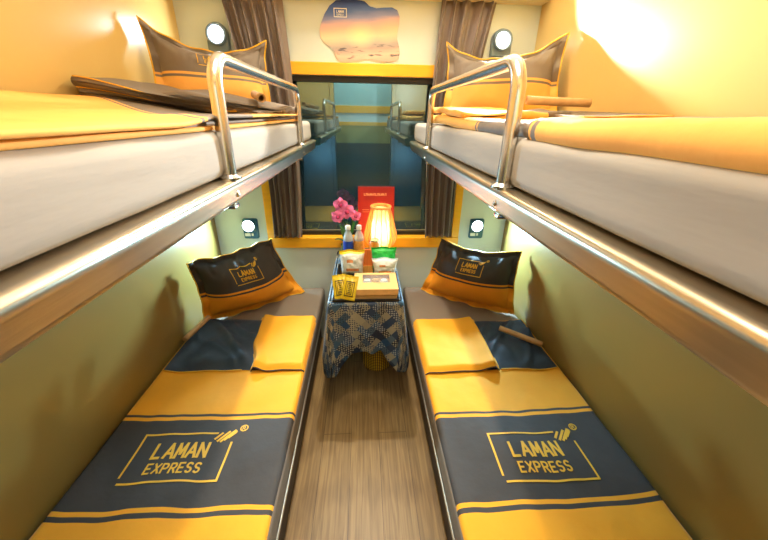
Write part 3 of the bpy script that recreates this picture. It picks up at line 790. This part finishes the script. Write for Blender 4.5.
mb, f = sheet(1, .94, .66, -1.16, -.60, lambda x, y: zr(x, y)+.000+.004*nz(x*6, y*6, 14), .008, [(-1.13, 0), (9, 1)], 9.0, .003); mb.build('overlit_flap', YD, br, angle=180)

# ------------------------------------------------------------------ paper rolls
def paper_roll(a, b, r, label):
    a, b = Vector(a), Vector(b); t = thing('paper_roll', label, 'paper roll', a, 'rolled brown papers')
    d = (b-a); n = d.normalized(); up = Vector((0, 0, 1)); sx = n.cross(up).normalized(); sy = sx.cross(n)
    mb = MB(); us = lin(0, 1, 60)
    def fn(u, l):
        an = u*2*PI*2.6; rr = r*(.62+.38*u)
        return n*d.length*l+(sx*math.cos(an)+sy*math.sin(an))*rr
    mb.grid(fn, us, lin(0, 1, 6)); o = mb.build('rolled_sheet', M['kraftdark'], t, angle=180)
    md = o.modifiers.new('thick', 'SOLIDIFY'); md.thickness = .0012
paper_roll((-.935, -.715, .508), (-.900, -.50, .508), .015, 'brown paper roll lying by the wall on the left lower berth')
paper_roll((.757, -.672, .516), (.925, -.828, .516), .016, 'brown paper roll on the dark fold of the right lower berth')
paper_roll((-.455, -.60, 1.660), (-.375, -.80, 1.640), .017, 'brown paper roll on the left upper bunk behind the guard rail')
paper_roll((.610, -.85, 1.650), (.845, -.87, 1.644), .016, 'brown paper roll on the right upper bunk behind the guard rail')

# ------------------------------------------------------------------ reading lamps
def rounded_plate(mb, w, h, d, cx, cz, arch, mi=0):
    pr = []
    if arch:
        pr = [(w/2, -h/2), (w/2, h/2-w/2)]+[(w/2*math.cos(a), h/2-w/2+w/2*math.sin(a)) for a in [PI*k/14 for k in range(1, 14)]]+[(-w/2, h/2-w/2), (-w/2, -h/2)]
    else:
        r = .012
        for (sx, sz, a0) in ((1, -1, -90), (1, 1, 0), (-1, 1, 90), (-1, -1, 180)):
            for k in range(5):
                a = math.radians(a0+90*k/4); pr.append((sx*(w/2-r)+r*math.cos(a), sz*(h/2-r)+r*math.sin(a)))
    n = len(pr); e = .004
    r0 = [mb.vert((cx+x, 0, cz+z)) for x, z in pr]; r1 = [mb.vert((cx+x, -d+e, cz+z)) for x, z in pr]; r2 = [mb.vert((cx+x*(1-2*e/w), -d, cz+z*(1-2*e/h))) for x, z in pr]
    for A, B in ((r0, r1), (r1, r2)):
        for k in range(n): mb.face((A[k], A[(k+1) % n], B[(k+1) % n], B[k]), mi)
    mb.face(r2, mi); mb.face(r0[::-1], mi)
def ring_y(mb, cx, cz, prof, n=28):          # lathe about the y axis; prof (r, y)
    rings = [[mb.vert((cx+r*math.cos(2*PI*k/n), y, cz+r*math.sin(2*PI*k/n))) for k in range(n)] for r, y in prof]
    for A, B in zip(rings[:-1], rings[1:]):
        for k in range(n): mb.face((A[k], A[(k+1) % n], B[(k+1) % n], B[k]))
    return rings
def upper_lamp(x, z, label, lens):
    t = thing('reading_lamp', label, 'reading lamp', (x, 0, z), 'upper reading lamps')
    mb = MB(); rounded_plate(mb, .112, .135, .03, 0, -.006, True); mb.build('backplate', M['lampgrey'], t, angle=40)
    mb = MB(); ring_y(mb, 0, .004, [(.050, -.03), (.052, -.046), (.047, -.05), (.041, -.046), (.040, -.034)]); mb.build('bezel', M['lampgrey'], t)
    mb = MB(); R = ring_y(mb, 0, .004, [(.040, -.036), (.030, -.042), (.015, -.045), (.004, -.046)]); mb.face(R[-1]); mb.build('lens', lens, t)
def lower_lamp(x, z, label, sx):
    t = thing('reading_lamp', label, 'reading lamp', (x, 0, z), 'lower reading lamps')
    mb = MB(); rounded_plate(mb, .098, .138, .014, .005, -.026, False); mb.build('backplate', M['plate'], t, angle=40)
    mb = MB(); ring_y(mb, 0, 0, [(.042, -.013), (.043, -.034), (.038, -.038), (.034, -.034)]); mb.build('bezel', M['plate'], t)
    mb = MB(); R = ring_y(mb, 0, 0, [(.039, -.036), (.03, -.042), (.012, -.046), (.003, -.047)]); mb.face(R[-1]); mb.build('lens', M['lens'], t)
    mb = MB(); mb.box(-.036, .000, -.018, -.0135, -.077, -.055, .002); mb.box(.006, .02, -.0175, -.0135, -.075, -.057, .002)
    mb.build('switch', M['white'], t, smooth=False)
upper_lamp(-.772, 1.962, 'round grey reading lamp glowing blue white above the left upper pillow', M['lens'])
upper_lamp(.776, 1.977, 'round grey reading lamp above the right upper pillow', M['lensw'])
lower_lamp(-.757, .914, 'lit reading lamp on a dark switch plate above the left lower pillow', -1)
lower_lamp(.774, .914, 'lit reading lamp on a dark switch plate above the right lower pillow', 1)

# ------------------------------------------------------------------ table and cloth
ZT = .725
tx0, tx1, ty0, ty1 = -.170, .187, -.725, -.012
t = thing('side_table', 'narrow table under the patchwork cloth between the berths', 'table', (.01, -.35, 0))
mb = MB(); mb.box(tx0, tx1, ty0, ty1, ZT-.028, ZT-.003, .004); mb.build('tabletop', M['wood'], t)
for ly in (-.06, -.16):
    mb = MB(); mb.tube([(.01, ly, .004), (.01, ly, .3), (.01, ly, ZT-.028)], .016, 12); mb.build('leg', M['steel'], t)
mb = MB(); mb.box(-.09, .11, -.185, -.03, 0, .012, .003); mb.build('foot_plate', M['steel'], t)
local(t, (.01, -.35, 0))
# cloth: rectangle perimeter with draped skirt
def cloth():
    mb = MB()
    cx, cy = (tx0+tx1)/2, (ty0+ty1)/2
    hx, hy = (tx1-tx0)/2+.004, (ty1-ty0)/2+.004
    # open perimeter: back-left -> front-left -> front-right -> back-right
    per = []; r = .02; n = 40
    def add(x, y, nx, ny, s): per.append((x, y, nx, ny, s))
    Ls, Lf = 2*hy-r, 2*hx-2*r
    S0 = 0
    for k in range(n): add(-hx, hy-(Ls)*k/n, -1, 0, k/n*Ls)
    S0 = Ls
    for k in range(9):
        a = math.radians(180+90*k/8); add(-hx+r+r*math.cos(a), -hy+r+r*math.sin(a), math.cos(a), math.sin(a), S0+r*PI/2*k/8)
    S0 += r*PI/2
    for k in range(1, 44): add(-hx+r+Lf*k/44, -hy, 0, -1, S0+Lf*k/44)
    S0 += Lf
    for k in range(9):
        a = math.radians(270+90*k/8); add(hx-r+r*math.cos(a), -hy+r+r*math.sin(a), math.cos(a), math.sin(a), S0+r*PI/2*k/8)
    S0 += r*PI/2
    for k in range(1, n+1): add(hx, -hy+r+Ls*k/n, 1, 0, S0+Ls*k/n)
    c1 = Ls+r*PI/4; c2 = Ls+r*PI/2+Lf+r*PI/4
    zt = ZT+.003
    def drop(s):
        d1, d2 = abs(s-c1), abs(s-c2)
        base = .300+.010*abs(math.sin(s*42))
        lt = max(0, 1-d1/.10); rt = max(0, 1-d2/.10)
        return base+.155*lt**1.0+.125*rt**1.0 - (.02 if s < c1-.1 or s > c2+.1 else 0)
    def fn(i, v):
        x, y, nx, ny, s = per[int(i)]
        L = drop(s)*v
        rr = .012
        if L < rr*PI/2:
            a = L/rr; out = rr*math.sin(a); dn = rr*(1-math.cos(a))
        else: out = rr; dn = rr+L-rr*PI/2
        d1, d2 = abs(s-c1), abs(s-c2)
        cor = max(math.exp(-(d1/.045)**2), math.exp(-(d2/.045)**2))
        flare = (.012+.03*cor)*(dn/.3)+.012*math.sin(s*62+1)*min(1, dn/.2)**1.2*(1-cor)
        flare = max(flare, 0)
        side = abs(nx)
        lim = .045
        o = out+min(flare, lim)
        return (cx+x+nx*o, cy+y+ny*o, zt-dn)
    vs = lin(0, 1, 34)
    # uv: unfolded coordinates
    def uvf(i, v):
        x, y, nx, ny, s = per[int(i)]; L = drop(s)*v
        return (x+nx*L, y+ny*L)
    mb.grid(fn, range(len(per)), vs, 0, uvfn=uvf)
    # top
    b = len(mb.v)
    def ft(u, v): return (cx-hx+2*hx*u, cy-hy+2*hy*v, zt)
    xs = lin(0, 1, 8)
    mb.grid(lambda u, v: (cx-hx+.004+(2*hx-.008)*u, cy-hy+.004+(2*hy-.008)*v, zt), xs, xs, 0, uvfn=lambda u, v: (-hx+2*hx*u, -hy+2*hy*v))
    o = mb.build('tablecloth', M['patch'], angle=180)
    md = o.modifiers.new('thick', 'SOLIDIFY'); md.thickness = .0012
    return tag(o, 'indigo and cream patchwork cloth draped over the table', 'tablecloth')
cloth()
# lacquer tray that carries the refreshments
ZY = ZT+.0045
t = thing('serving_tray', 'thin black tray under the snacks on the patchwork cloth', 'tray', (.01, -.4, ZY))
mb = MB(); mb.box(-.166, .162, -.325, .115, 0, .005, .002); mb.build('tray_base', M['tray'], t)
mb = MB()
for b_ in ((-.17, .168, -.333, -.325), (-.17, .168, .115, .123), (-.17, -.162, -.325, .115), (.160, .168, -.325, .115)): mb.box(*b_, 0, .014, .0015)
mb.build('tray_rim', M['tray'], t)
ZI = ZY+.0055

# kraft food box
t = thing('food_box', 'kraft paper food box with window lid at the table front', 'box', (.062, -.62, ZI))
mb = MB()
def frus(mb, x0, x1, y0, y1, z0, z1, tp, mi=0):
    v = [mb.vert((x, y, z0)) for x, y in ((x0, y0), (x1, y0), (x1, y1), (x0, y1))]+[mb.vert((x, y, z1)) for x, y in ((x0-tp, y0-tp), (x1+tp, y0-tp), (x1+tp, y1+tp), (x0-tp, y1+tp))]
    for q in ((0, 1, 5, 4), (1, 2, 6, 5), (2, 3, 7, 6), (3, 0, 4, 7), (3, 2, 1, 0), (4, 5, 6, 7)): mb.face([v[k] for k in q], mi)
frus(mb, -.106, .104, -.092, .092, 0, .027, .005); mb.build('box_tray', M['kraft'], t, smooth=False)
mb = MB()
x0, x1, y0, y1, z0, z1 = -.114, .112, -.1, .1, .026, .056
wx0, wx1, wy0, wy1 = -.07, .075, -.02, .075
mb.box(x0, x1, y0, y0+.002, z0, z1); mb.box(x0, x1, y1-.002, y1, z0, z1); mb.box(x0, x0+.002, y0, y1, z0, z1); mb.box(x1-.002, x1, y0, y1, z0, z1)
mb.box(x0, x1, y0, wy0, z1, z1+.002); mb.box(x0, x1, wy1, y1, z1, z1+.002); mb.box(x0, wx0, wy0, wy1, z1, z1+.002); mb.box(wx1, x1, wy0, wy1, z1, z1+.002)
mb.build('lid', M['kraft'], t, smooth=False)
mb = MB(); mb.box(wx0, wx1, wy0, wy1, z1-.0005, z1+.0005); mb.build('lid_window', M['film'], t, smooth=False)
for k, (bx, by) in enumerate(((-.045, .03), (.0, .035), (.045, .03))):
    mb = MB(); mb.lathe([(.001, .0), (.017, .002), (.022, .012), (.018, .022), (.006, .026), (.0005, .0265)], (bx, by, .0275), 14); tag_o = mb.build('bread_roll', [M['foilwhite'], M['kraft'], M['white']][k], None)
    tag_o.location = (.062, -.62, ZI); tag(tag_o, ['wrapped white snack at the left inside the food box', 'brown snack in the middle inside the food box', 'wrapped white snack at the right inside the food box'][k], 'snack', 'snacks in the food box')

# golden sachets leaning
def sachet(cx, cy, ang, lean, label, z, roll):
    t = thing('coffee_sachet', label, 'sachet', (cx, cy, z), 'golden sachets'); t.rotation_euler = (lean, roll, ang)
    w, h = .070, .124
    def fn(sg):
        def f(u, v):
            e = max(0, 1-abs(2*u-1)**3)*max(0, 1-abs(2*max(0, min(1, (v-.1)/.8))-1)**3)
            return ((u-.5)*w, sg*.007*e+.0015*math.sin(u*20+v*9)*e, v*h)
        return f
    mb = MB(); mb.grid(fn(-1), lin(0, 1, 14), lin(0, 1, 20)); mb.grid(fn(1), lin(0, 1, 14), lin(0, 1, 20)); mb.build('pouch', M['sachet'], t, angle=180)
    def lf(x, y): 
        p = Vector(fn(-1)(.5+x, y)); return p+Vector((0, -.0018, 0))
    R = [([(-.3, .16), (.3, .16), (.3, .74), (-.3, .74), (-.3, .16)], .04), ([(-.17, .24), (.17, .24), (.17, .66), (-.17, .66), (-.17, .24)], .03)]
    R += [([(-.08+.0*k, .3+.075*k), (.08, .3+.075*k)], .035) for k in range(5)]
    ribbons(R, lf).build('printed_frame', M['sachetprint'], t, smooth=False)
    return t
sachet(-.114, -.716, .0, -.55, 'golden coffee sachet tilted at the table front left corner', ZI+.006, -.16)
sachet(-.083, -.738, -.22, -.50, 'golden coffee sachet overlapping the other beside the kraft box', ZI+.010, .10)

# snack bags
def snack_bag(cx, cy, w, h, topw, mats, label, rz=0, lean=0, fold=None):
    t = thing('snack_bag', label, 'snack bag', (cx, cy, ZI), 'snack bags'); t.rotation_euler = (lean, 0, rz)
    def fn(sg):
        def f(u, v):
            ww = w+(topw-w)*v
            e = max(0, 1-abs(2*u-1)**2.4)*max(0, 1-abs(2*min(1, v/.92)-1)**3.0)
            e = e**.7
            x = (u-.5)*ww*(1-.04*math.sin(PI*v)); y = sg*(.026*e+.004*nz(u*6+cx*50, v*6, sg)*min(1, e*4))
            if sg < 0 and v < .05: y = y
            return (x, y, v*h+.004*math.sin(u*9+cx*30)*v)
        return f
    vs = lin(0, 1, 26)
    rm = lambda i, j: 1 if j >= 21 else (2 if 3 <= j <= 5 and 3 < i < 15 else (2 if 12 <= j <= 14 and 4 < i < 10 else 0))
    mb = MB(); mb.grid(fn(-1), lin(0, 1, 20), vs, rm); mb.grid(fn(1), lin(0, 1, 20), vs, lambda i, j: 1 if j >= 21 else 0); mb.build('bag_body', mats, t, angle=180)
    return t, fn
snack_bag(-.068, -.40, .125, .142, .152, [M['foilwhite'], M['foilyellow'], M['peach']], 'white snack bag with yellow crimped top at the left', .04, -.18)
snack_bag(.122, -.41, .122, .098, .158, [M['foilwhite'], M['foilwhite'], M['peach']], 'white snack bag at the right in front of the green one', -.05, -.14)
snack_bag(.120, -.325, .13, .136, .155, [M['foilgreen'], M['foilgreen'], M['foilgreen']], 'green foil snack bag standing behind the white one at the right', 0, -.05)

# tapered orange wooden stand
t = thing('wooden_stand', 'tapered orange wooden stand between the two white snack bags', 'stand', (.022, -.40, ZI))
mb = MB(); frus(mb, -.030, .030, -.02, .03, 0, .055, -.004); mb.build('stand_base', M['wood'], t, smooth=False)
mb = MB(); frus(mb, -.028, .028, -.014, .024, 0.055, .150, -.0125); mb.build('stand_post', M['orange'], t, smooth=False)

# bottles and can
def bottle(x, y, lab, label):
    t = thing('water_bottle', label, 'bottle', (x, y, ZY+.0005), 'water bottles')
    mb = MB(); mb.lathe([(.026, 0), (.031, .004), (.032, .05), (.030, .06), (.032, .07), (.032, .15), (.030, .165), (.022, .19), (.013, .205), (.012, .216)], n=24); mb.build('bottle_body', M['clear'], t)
    mb = MB(); mb.lathe([(.0325, .075), (.0327, .08), (.0327, .14), (.0325, .145)], n=24, cap=False); mb.build('bottle_label', lab, t)
    mb = MB(); mb.lathe([(.016, .214), (.0165, .217), (.0165, .236), (.014, .24)], n=20); mb.build('bottle_cap', M['capwhite'], t)
bottle(-.098, -.205, M['blue'], 'clear water bottle with blue label in front of the orchid')
bottle(-.030, -.200, M['orangelabel'], 'clear water bottle with orange label next to the glowing lamp')
t = thing('drink_can', 'gold drink can with silver top in front of the lamp', 'can', (.064, -.262, ZY+.0005))
mb = MB(); mb.lathe([(.026, 0), (.031, .006), (.031, .152), (.027, .162)], n=24); mb.build('can_body', M['cangold'], t)
mb = MB(); mb.lathe([(.0275, .161), (.0285, .164), (.0285, .168), (.026, .168), (.025, .165)], n=24); mb.build('can_lid', M['canmetal'], t)

# lamp
LX, LY = .108, -.125
t = thing('table_lamp', 'glowing woven lantern lamp in front of the red menu board', 'lamp', (LX, LY, ZY+.0005))
mb = MB(); mb.lathe([(.05, 0), (.052, .006), (.05, .016), (.03, .022), (.014, .03), (.012, .07), (.02, .078)], n=28); mb.build('lamp_base', M['wood'], t)
sp = [(.062, .075), (.086, .095), (.102, .122), (.105, .142), (.101, .170), (.088, .22), (.073, .275), (.062, .315), (.056, .335)]
mb = MB(); mb.lathe(sp, n=48, cap=False, ripple=lambda a, z: .012*math.cos(2*PI*a*16)); o = mb.build('lamp_shade', M['shade'], t, angle=180)
mb = MB(); mb.lathe([(.050, .08), (.060, .12), (.058, .2), (.047, .29), (.042, .33)], n=32, cap=False); mb.build('liner', M['liner'], t, angle=180)
mb = MB()
for k in range(16):
    a = 2*PI*k/16
    mb.tube([((r+.0025)*math.cos(a), (r+.0025)*math.sin(a), z) for r, z in sp], .0022, 6)
mb.build('ribs', M['wood'], t)
mb = MB()
def ring(mb, R, z, r, n=36):
    mb.tube([(R*math.cos(2*PI*k/n), R*math.sin(2*PI*k/n), z) for k in range(n+1)], r, 8, cap=False)
ring(mb, .060, .339, .008); mb.build('top_ring', M['wood'], t)
mb = MB(); ring(mb, .066, .075, .005); mb.build('bottom_ring', M['wood'], t)
mb = MB(); mb.lathe([(.003, .10), (.012, .105), (.016, .14), (.024, .17), (.026, .19), (.02, .21), (.008, .222), (.001, .224)], n=16); mb.build('bulb', emis('bulb_glow', (255, 226, 170), 60), t)

# menu board leaning on the glass
t = thing('menu_board', 'red menu board with gold lettering leaning on the window glass', 'menu', (.084, .002, WB+.003)); t.rotation_euler = (-.075, 0, 0)
mb = MB(); mb.box(-.121, .121, -.003, .003, 0, .336, .0015); mb.build('cover', M['red'], t, smooth=False)
def mf(px, py): return (-.121+px*.242, -.0036, py*.242-.016)
R = []
for k in range(12):
    x = .17+.052*k
    R.append(([(x, 1.22), (x, 1.275)], .016)); R.append(([(x, 1.275 if k % 3 else 1.22), (x+.03, 1.275 if k % 2 else 1.22)], .014))
    if k % 2: R.append(([(x+.03, 1.22), (x+.03, 1.275)], .013))
ribbons(R, mf).build('title_lettering', M['foil'], t, smooth=False); R = []
for k in range(7): R.append(([(.12+.028*k, .82), (.135+.028*k, .835)], .012))
R.append(([(.12, .77), (.30, .77)], .008))
ribbons(R, mf).build('small_lettering', M['foil'], t, smooth=False)

# orchid
t = thing('potted_orchid', 'pink orchid with dark leaves standing behind the water bottles', 'flowers', (-.112, -.085, ZY+.0005))
mb = MB(); mb.lathe([(.030, 0), (.034, .004), (.040, .06), (.042, .075), (.038, .075), (.036, .066)], n=24); mb.build('pot', M['pot'], t)
def leafshape(mb, L, wd, az, lift, droop):
    def f(u, v):
        r = L*v; wdt = wd*math.sin(PI*min(1, v*.93+.05))**.8
        z = .07+lift*v-droop*v*v+.006*abs(2*u-1)
        s_ = (u-.5)*wdt
        return (math.cos(az)*r-math.sin(az)*s_, math.sin(az)*r+math.cos(az)*s_, z)
    mb.grid(f, lin(0, 1, 5), lin(0, 1, 12))
for az, L, li, dr in ((3.4, .08, .10, .06), (-.4, .09, .12, .05), (2.2, .07, .14, .03), (-1.7, .075, .13, .06), (.8, .08, .16, .02)):
    mb = MB(); leafshape(mb, L, .036, az, li, dr); mb.build('leaf', M['leaf'], t, angle=180)
FL = [(-.034, -.01, .342, .046, 0), (.006, -.012, .300, .050, .5), (-.054, -.008, .266, .044, 1), (.060, .0, .268, .036, .2), (-.032, .005, .300, .036, .9)]
for fx, fy, fz, R_, ro in FL:
    mb = MB(); mb.tube([(0, 0, .06), (fx*.3, .008, fz*.5), (fx*.8, fy+.022, fz*.92), (fx, fy+.012, fz)], .0022, 6); mb.build('stem', M['leaf'], t)
    fo = MB()
    for k in range(5):
        a = ro+2*PI*k/5+PI/2
        wd = R_*1.15 if k in (1, 4) else R_*.85
        def pf(u, v):
            w_ = wd*math.sin(PI*(.12+.83*v))**.75; s_ = (u-.5)*w_; r_ = R_*(.08+.92*v)
            return (fx+math.cos(a)*r_-math.sin(a)*s_, fy-.012*v*(1-v)*2-.004*k*.2-.008*abs(2*u-1)*v+.01*v*v, fz+math.sin(a)*r_+math.cos(a)*s_)
        fo.grid(pf, lin(0, 1, 6), lin(0, 1, 8))
    bl_ = fo.build('blossom', M['pink'], t, angle=180)
    mb = MB()
    mb.lathe([(.002, -.012), (R_*.22, -.006), (R_*.3, .004), (R_*.12, .014), (.001, .018)], n=10)
    c_ = mb.build('throat', M['magenta'], bl_)
    for v in c_.data.vertices: v.co = Vector((fx+v.co.x, fy-.006-v.co.z*.7, fz+v.co.y-.003))

# yellow wicker bin under the table
t = thing('waste_bin', 'yellow wicker bin on the floor under the cloth', 'bin', (.085, -.318, 0))
mb = MB(); mb.lathe([(.088, .001), (.095, .008), (.103, .12), (.108, .24), (.104, .24), (.099, .12), (.09, .012)], n=36); mb.build('bin_body', M['wicker'], t)
mb = MB(); ring(mb, .106, .242, .006); mb.build('rim', M['wood'], t)

# ------------------------------------------------------------------ light
def area(name, loc, rot, sx, sy, col, e, spread=None):
    l = bpy.data.lights.new(name, 'AREA'); l.shape = 'RECTANGLE'; l.size = sx; l.size_y = sy; l.color = col; l.energy = e
    if spread: l.spread = spread
    o = bpy.data.objects.new(name, l); C.objects.link(o); o.location = loc; o.rotation_euler = rot; return o
def point(name, loc, r, col, e):
    l = bpy.data.lights.new(name, 'POINT'); l.shadow_soft_size = r; l.color = col; l.energy = e
    o = bpy.data.objects.new(name, l); C.objects.link(o); o.location = loc; return o
def disc(name, loc, d, size, col, e):
    l = bpy.data.lights.new(name, 'AREA'); l.shape = 'DISK'; l.size = size; l.color = col; l.energy = e
    o = bpy.data.objects.new(name, l); C.objects.link(o); o.location = loc; o.rotation_euler = Vector(d).to_track_quat('-Z', 'Y').to_euler(); return o
def spot(name, loc, d, ang, blend, col, e):
    l = bpy.data.lights.new(name, 'SPOT'); l.spot_size = ang; l.spot_blend = blend; l.color = col; l.energy = e; l.shadow_soft_size = .02
    o = bpy.data.objects.new(name, l); C.objects.link(o); o.location = loc; o.rotation_euler = Vector(d).to_track_quat('-Z', 'Y').to_euler(); return o
area('unseen_ceiling_light', (.0, -.28, ZC-.02), (0, 0, 0), .16, .16, (1, .93, .78), 8)
area('unseen_ceiling_light', (0, -1.75, ZC-.02), (0, 0, 0), .5, .7, (1, .91, .74), 12)  # added warm general fill, no fixture seen
spot('added_aisle_spot', (.0, -.24, ZC-.03), (0, -.16, -1), math.radians(62), .5, (1, .93, .78), 92)  # unseen, placed by the table shadow; narrow cone added to spare upper bunks
spot('added_aisle_spot', (.0, -1.55, ZC-.03), (0, .05, -1), math.radians(66), .6, (1, .93, .78), 42)  # added unseen spot brightening beds and floor but not the upper bunks
area('corridor_light', (0, -2.9, ZC-.03), (0, 0, 0), .9, .3, (1, .95, .86), 30)
disc('reading_lamp_light', (-.757, -.05, .914), (0, -1, -.1), .06, (.42, .75, 1), 28)
disc('reading_lamp_light', (.774, -.05, .914), (0, -1, -.1), .06, (.42, .75, 1), 28)
disc('reading_lamp_light', (-.772, -.055, 1.966), (0, -1, 0), .07, (.72, .9, 1), 2)
spot('reading_lamp_light', (.776, -.055, 1.981), (-.26, -.9, .3), math.radians(94), .08, (1, .97, .9), 230)
point('table_lamp_light', (LX, LY, ZI+.20), .03, (1, .74, .38), 8)

w = bpy.data.worlds.new('World'); bpy.context.scene.world = w; w.use_nodes = True
w.node_tree.nodes['Background'].inputs[0].default_value = (.9, .85, .7, 1); w.node_tree.nodes['Background'].inputs[1].default_value = .15

# ------------------------------------------------------------------ camera
F, PIT, YAW, ROL = 340.6273, .4244, .0636, -.0192
def to_world(a, b, d):
    c, s = math.cos(ROL), math.sin(ROL); a, b = c*a+s*b, -s*a+c*b
    c, s = math.cos(PIT), math.sin(PIT); y = c*d+s*b; z = -s*d+c*b; x = a
    c, s = math.cos(YAW), math.sin(YAW); return Vector((c*x+s*y, -s*x+c*y, z))
cam = bpy.data.cameras.new('camera'); cam.sensor_width = 36; cam.lens = 36*F/768; cam.clip_start = .02
co = bpy.data.objects.new('camera', cam); C.objects.link(co)
R, U, B = to_world(1, 0, 0), to_world(0, 1, 0), -to_world(0, 0, 1)
m = Matrix((R, U, B)).transposed().to_4x4(); m.translation = Vector((.0011, -2.238, 1.5876)); co.matrix_world = m
bpy.context.scene.camera = co
vs = bpy.context.scene.view_settings
vs.view_transform = 'Standard'; vs.look = 'None'; vs.exposure = 0; vs.gamma = 1
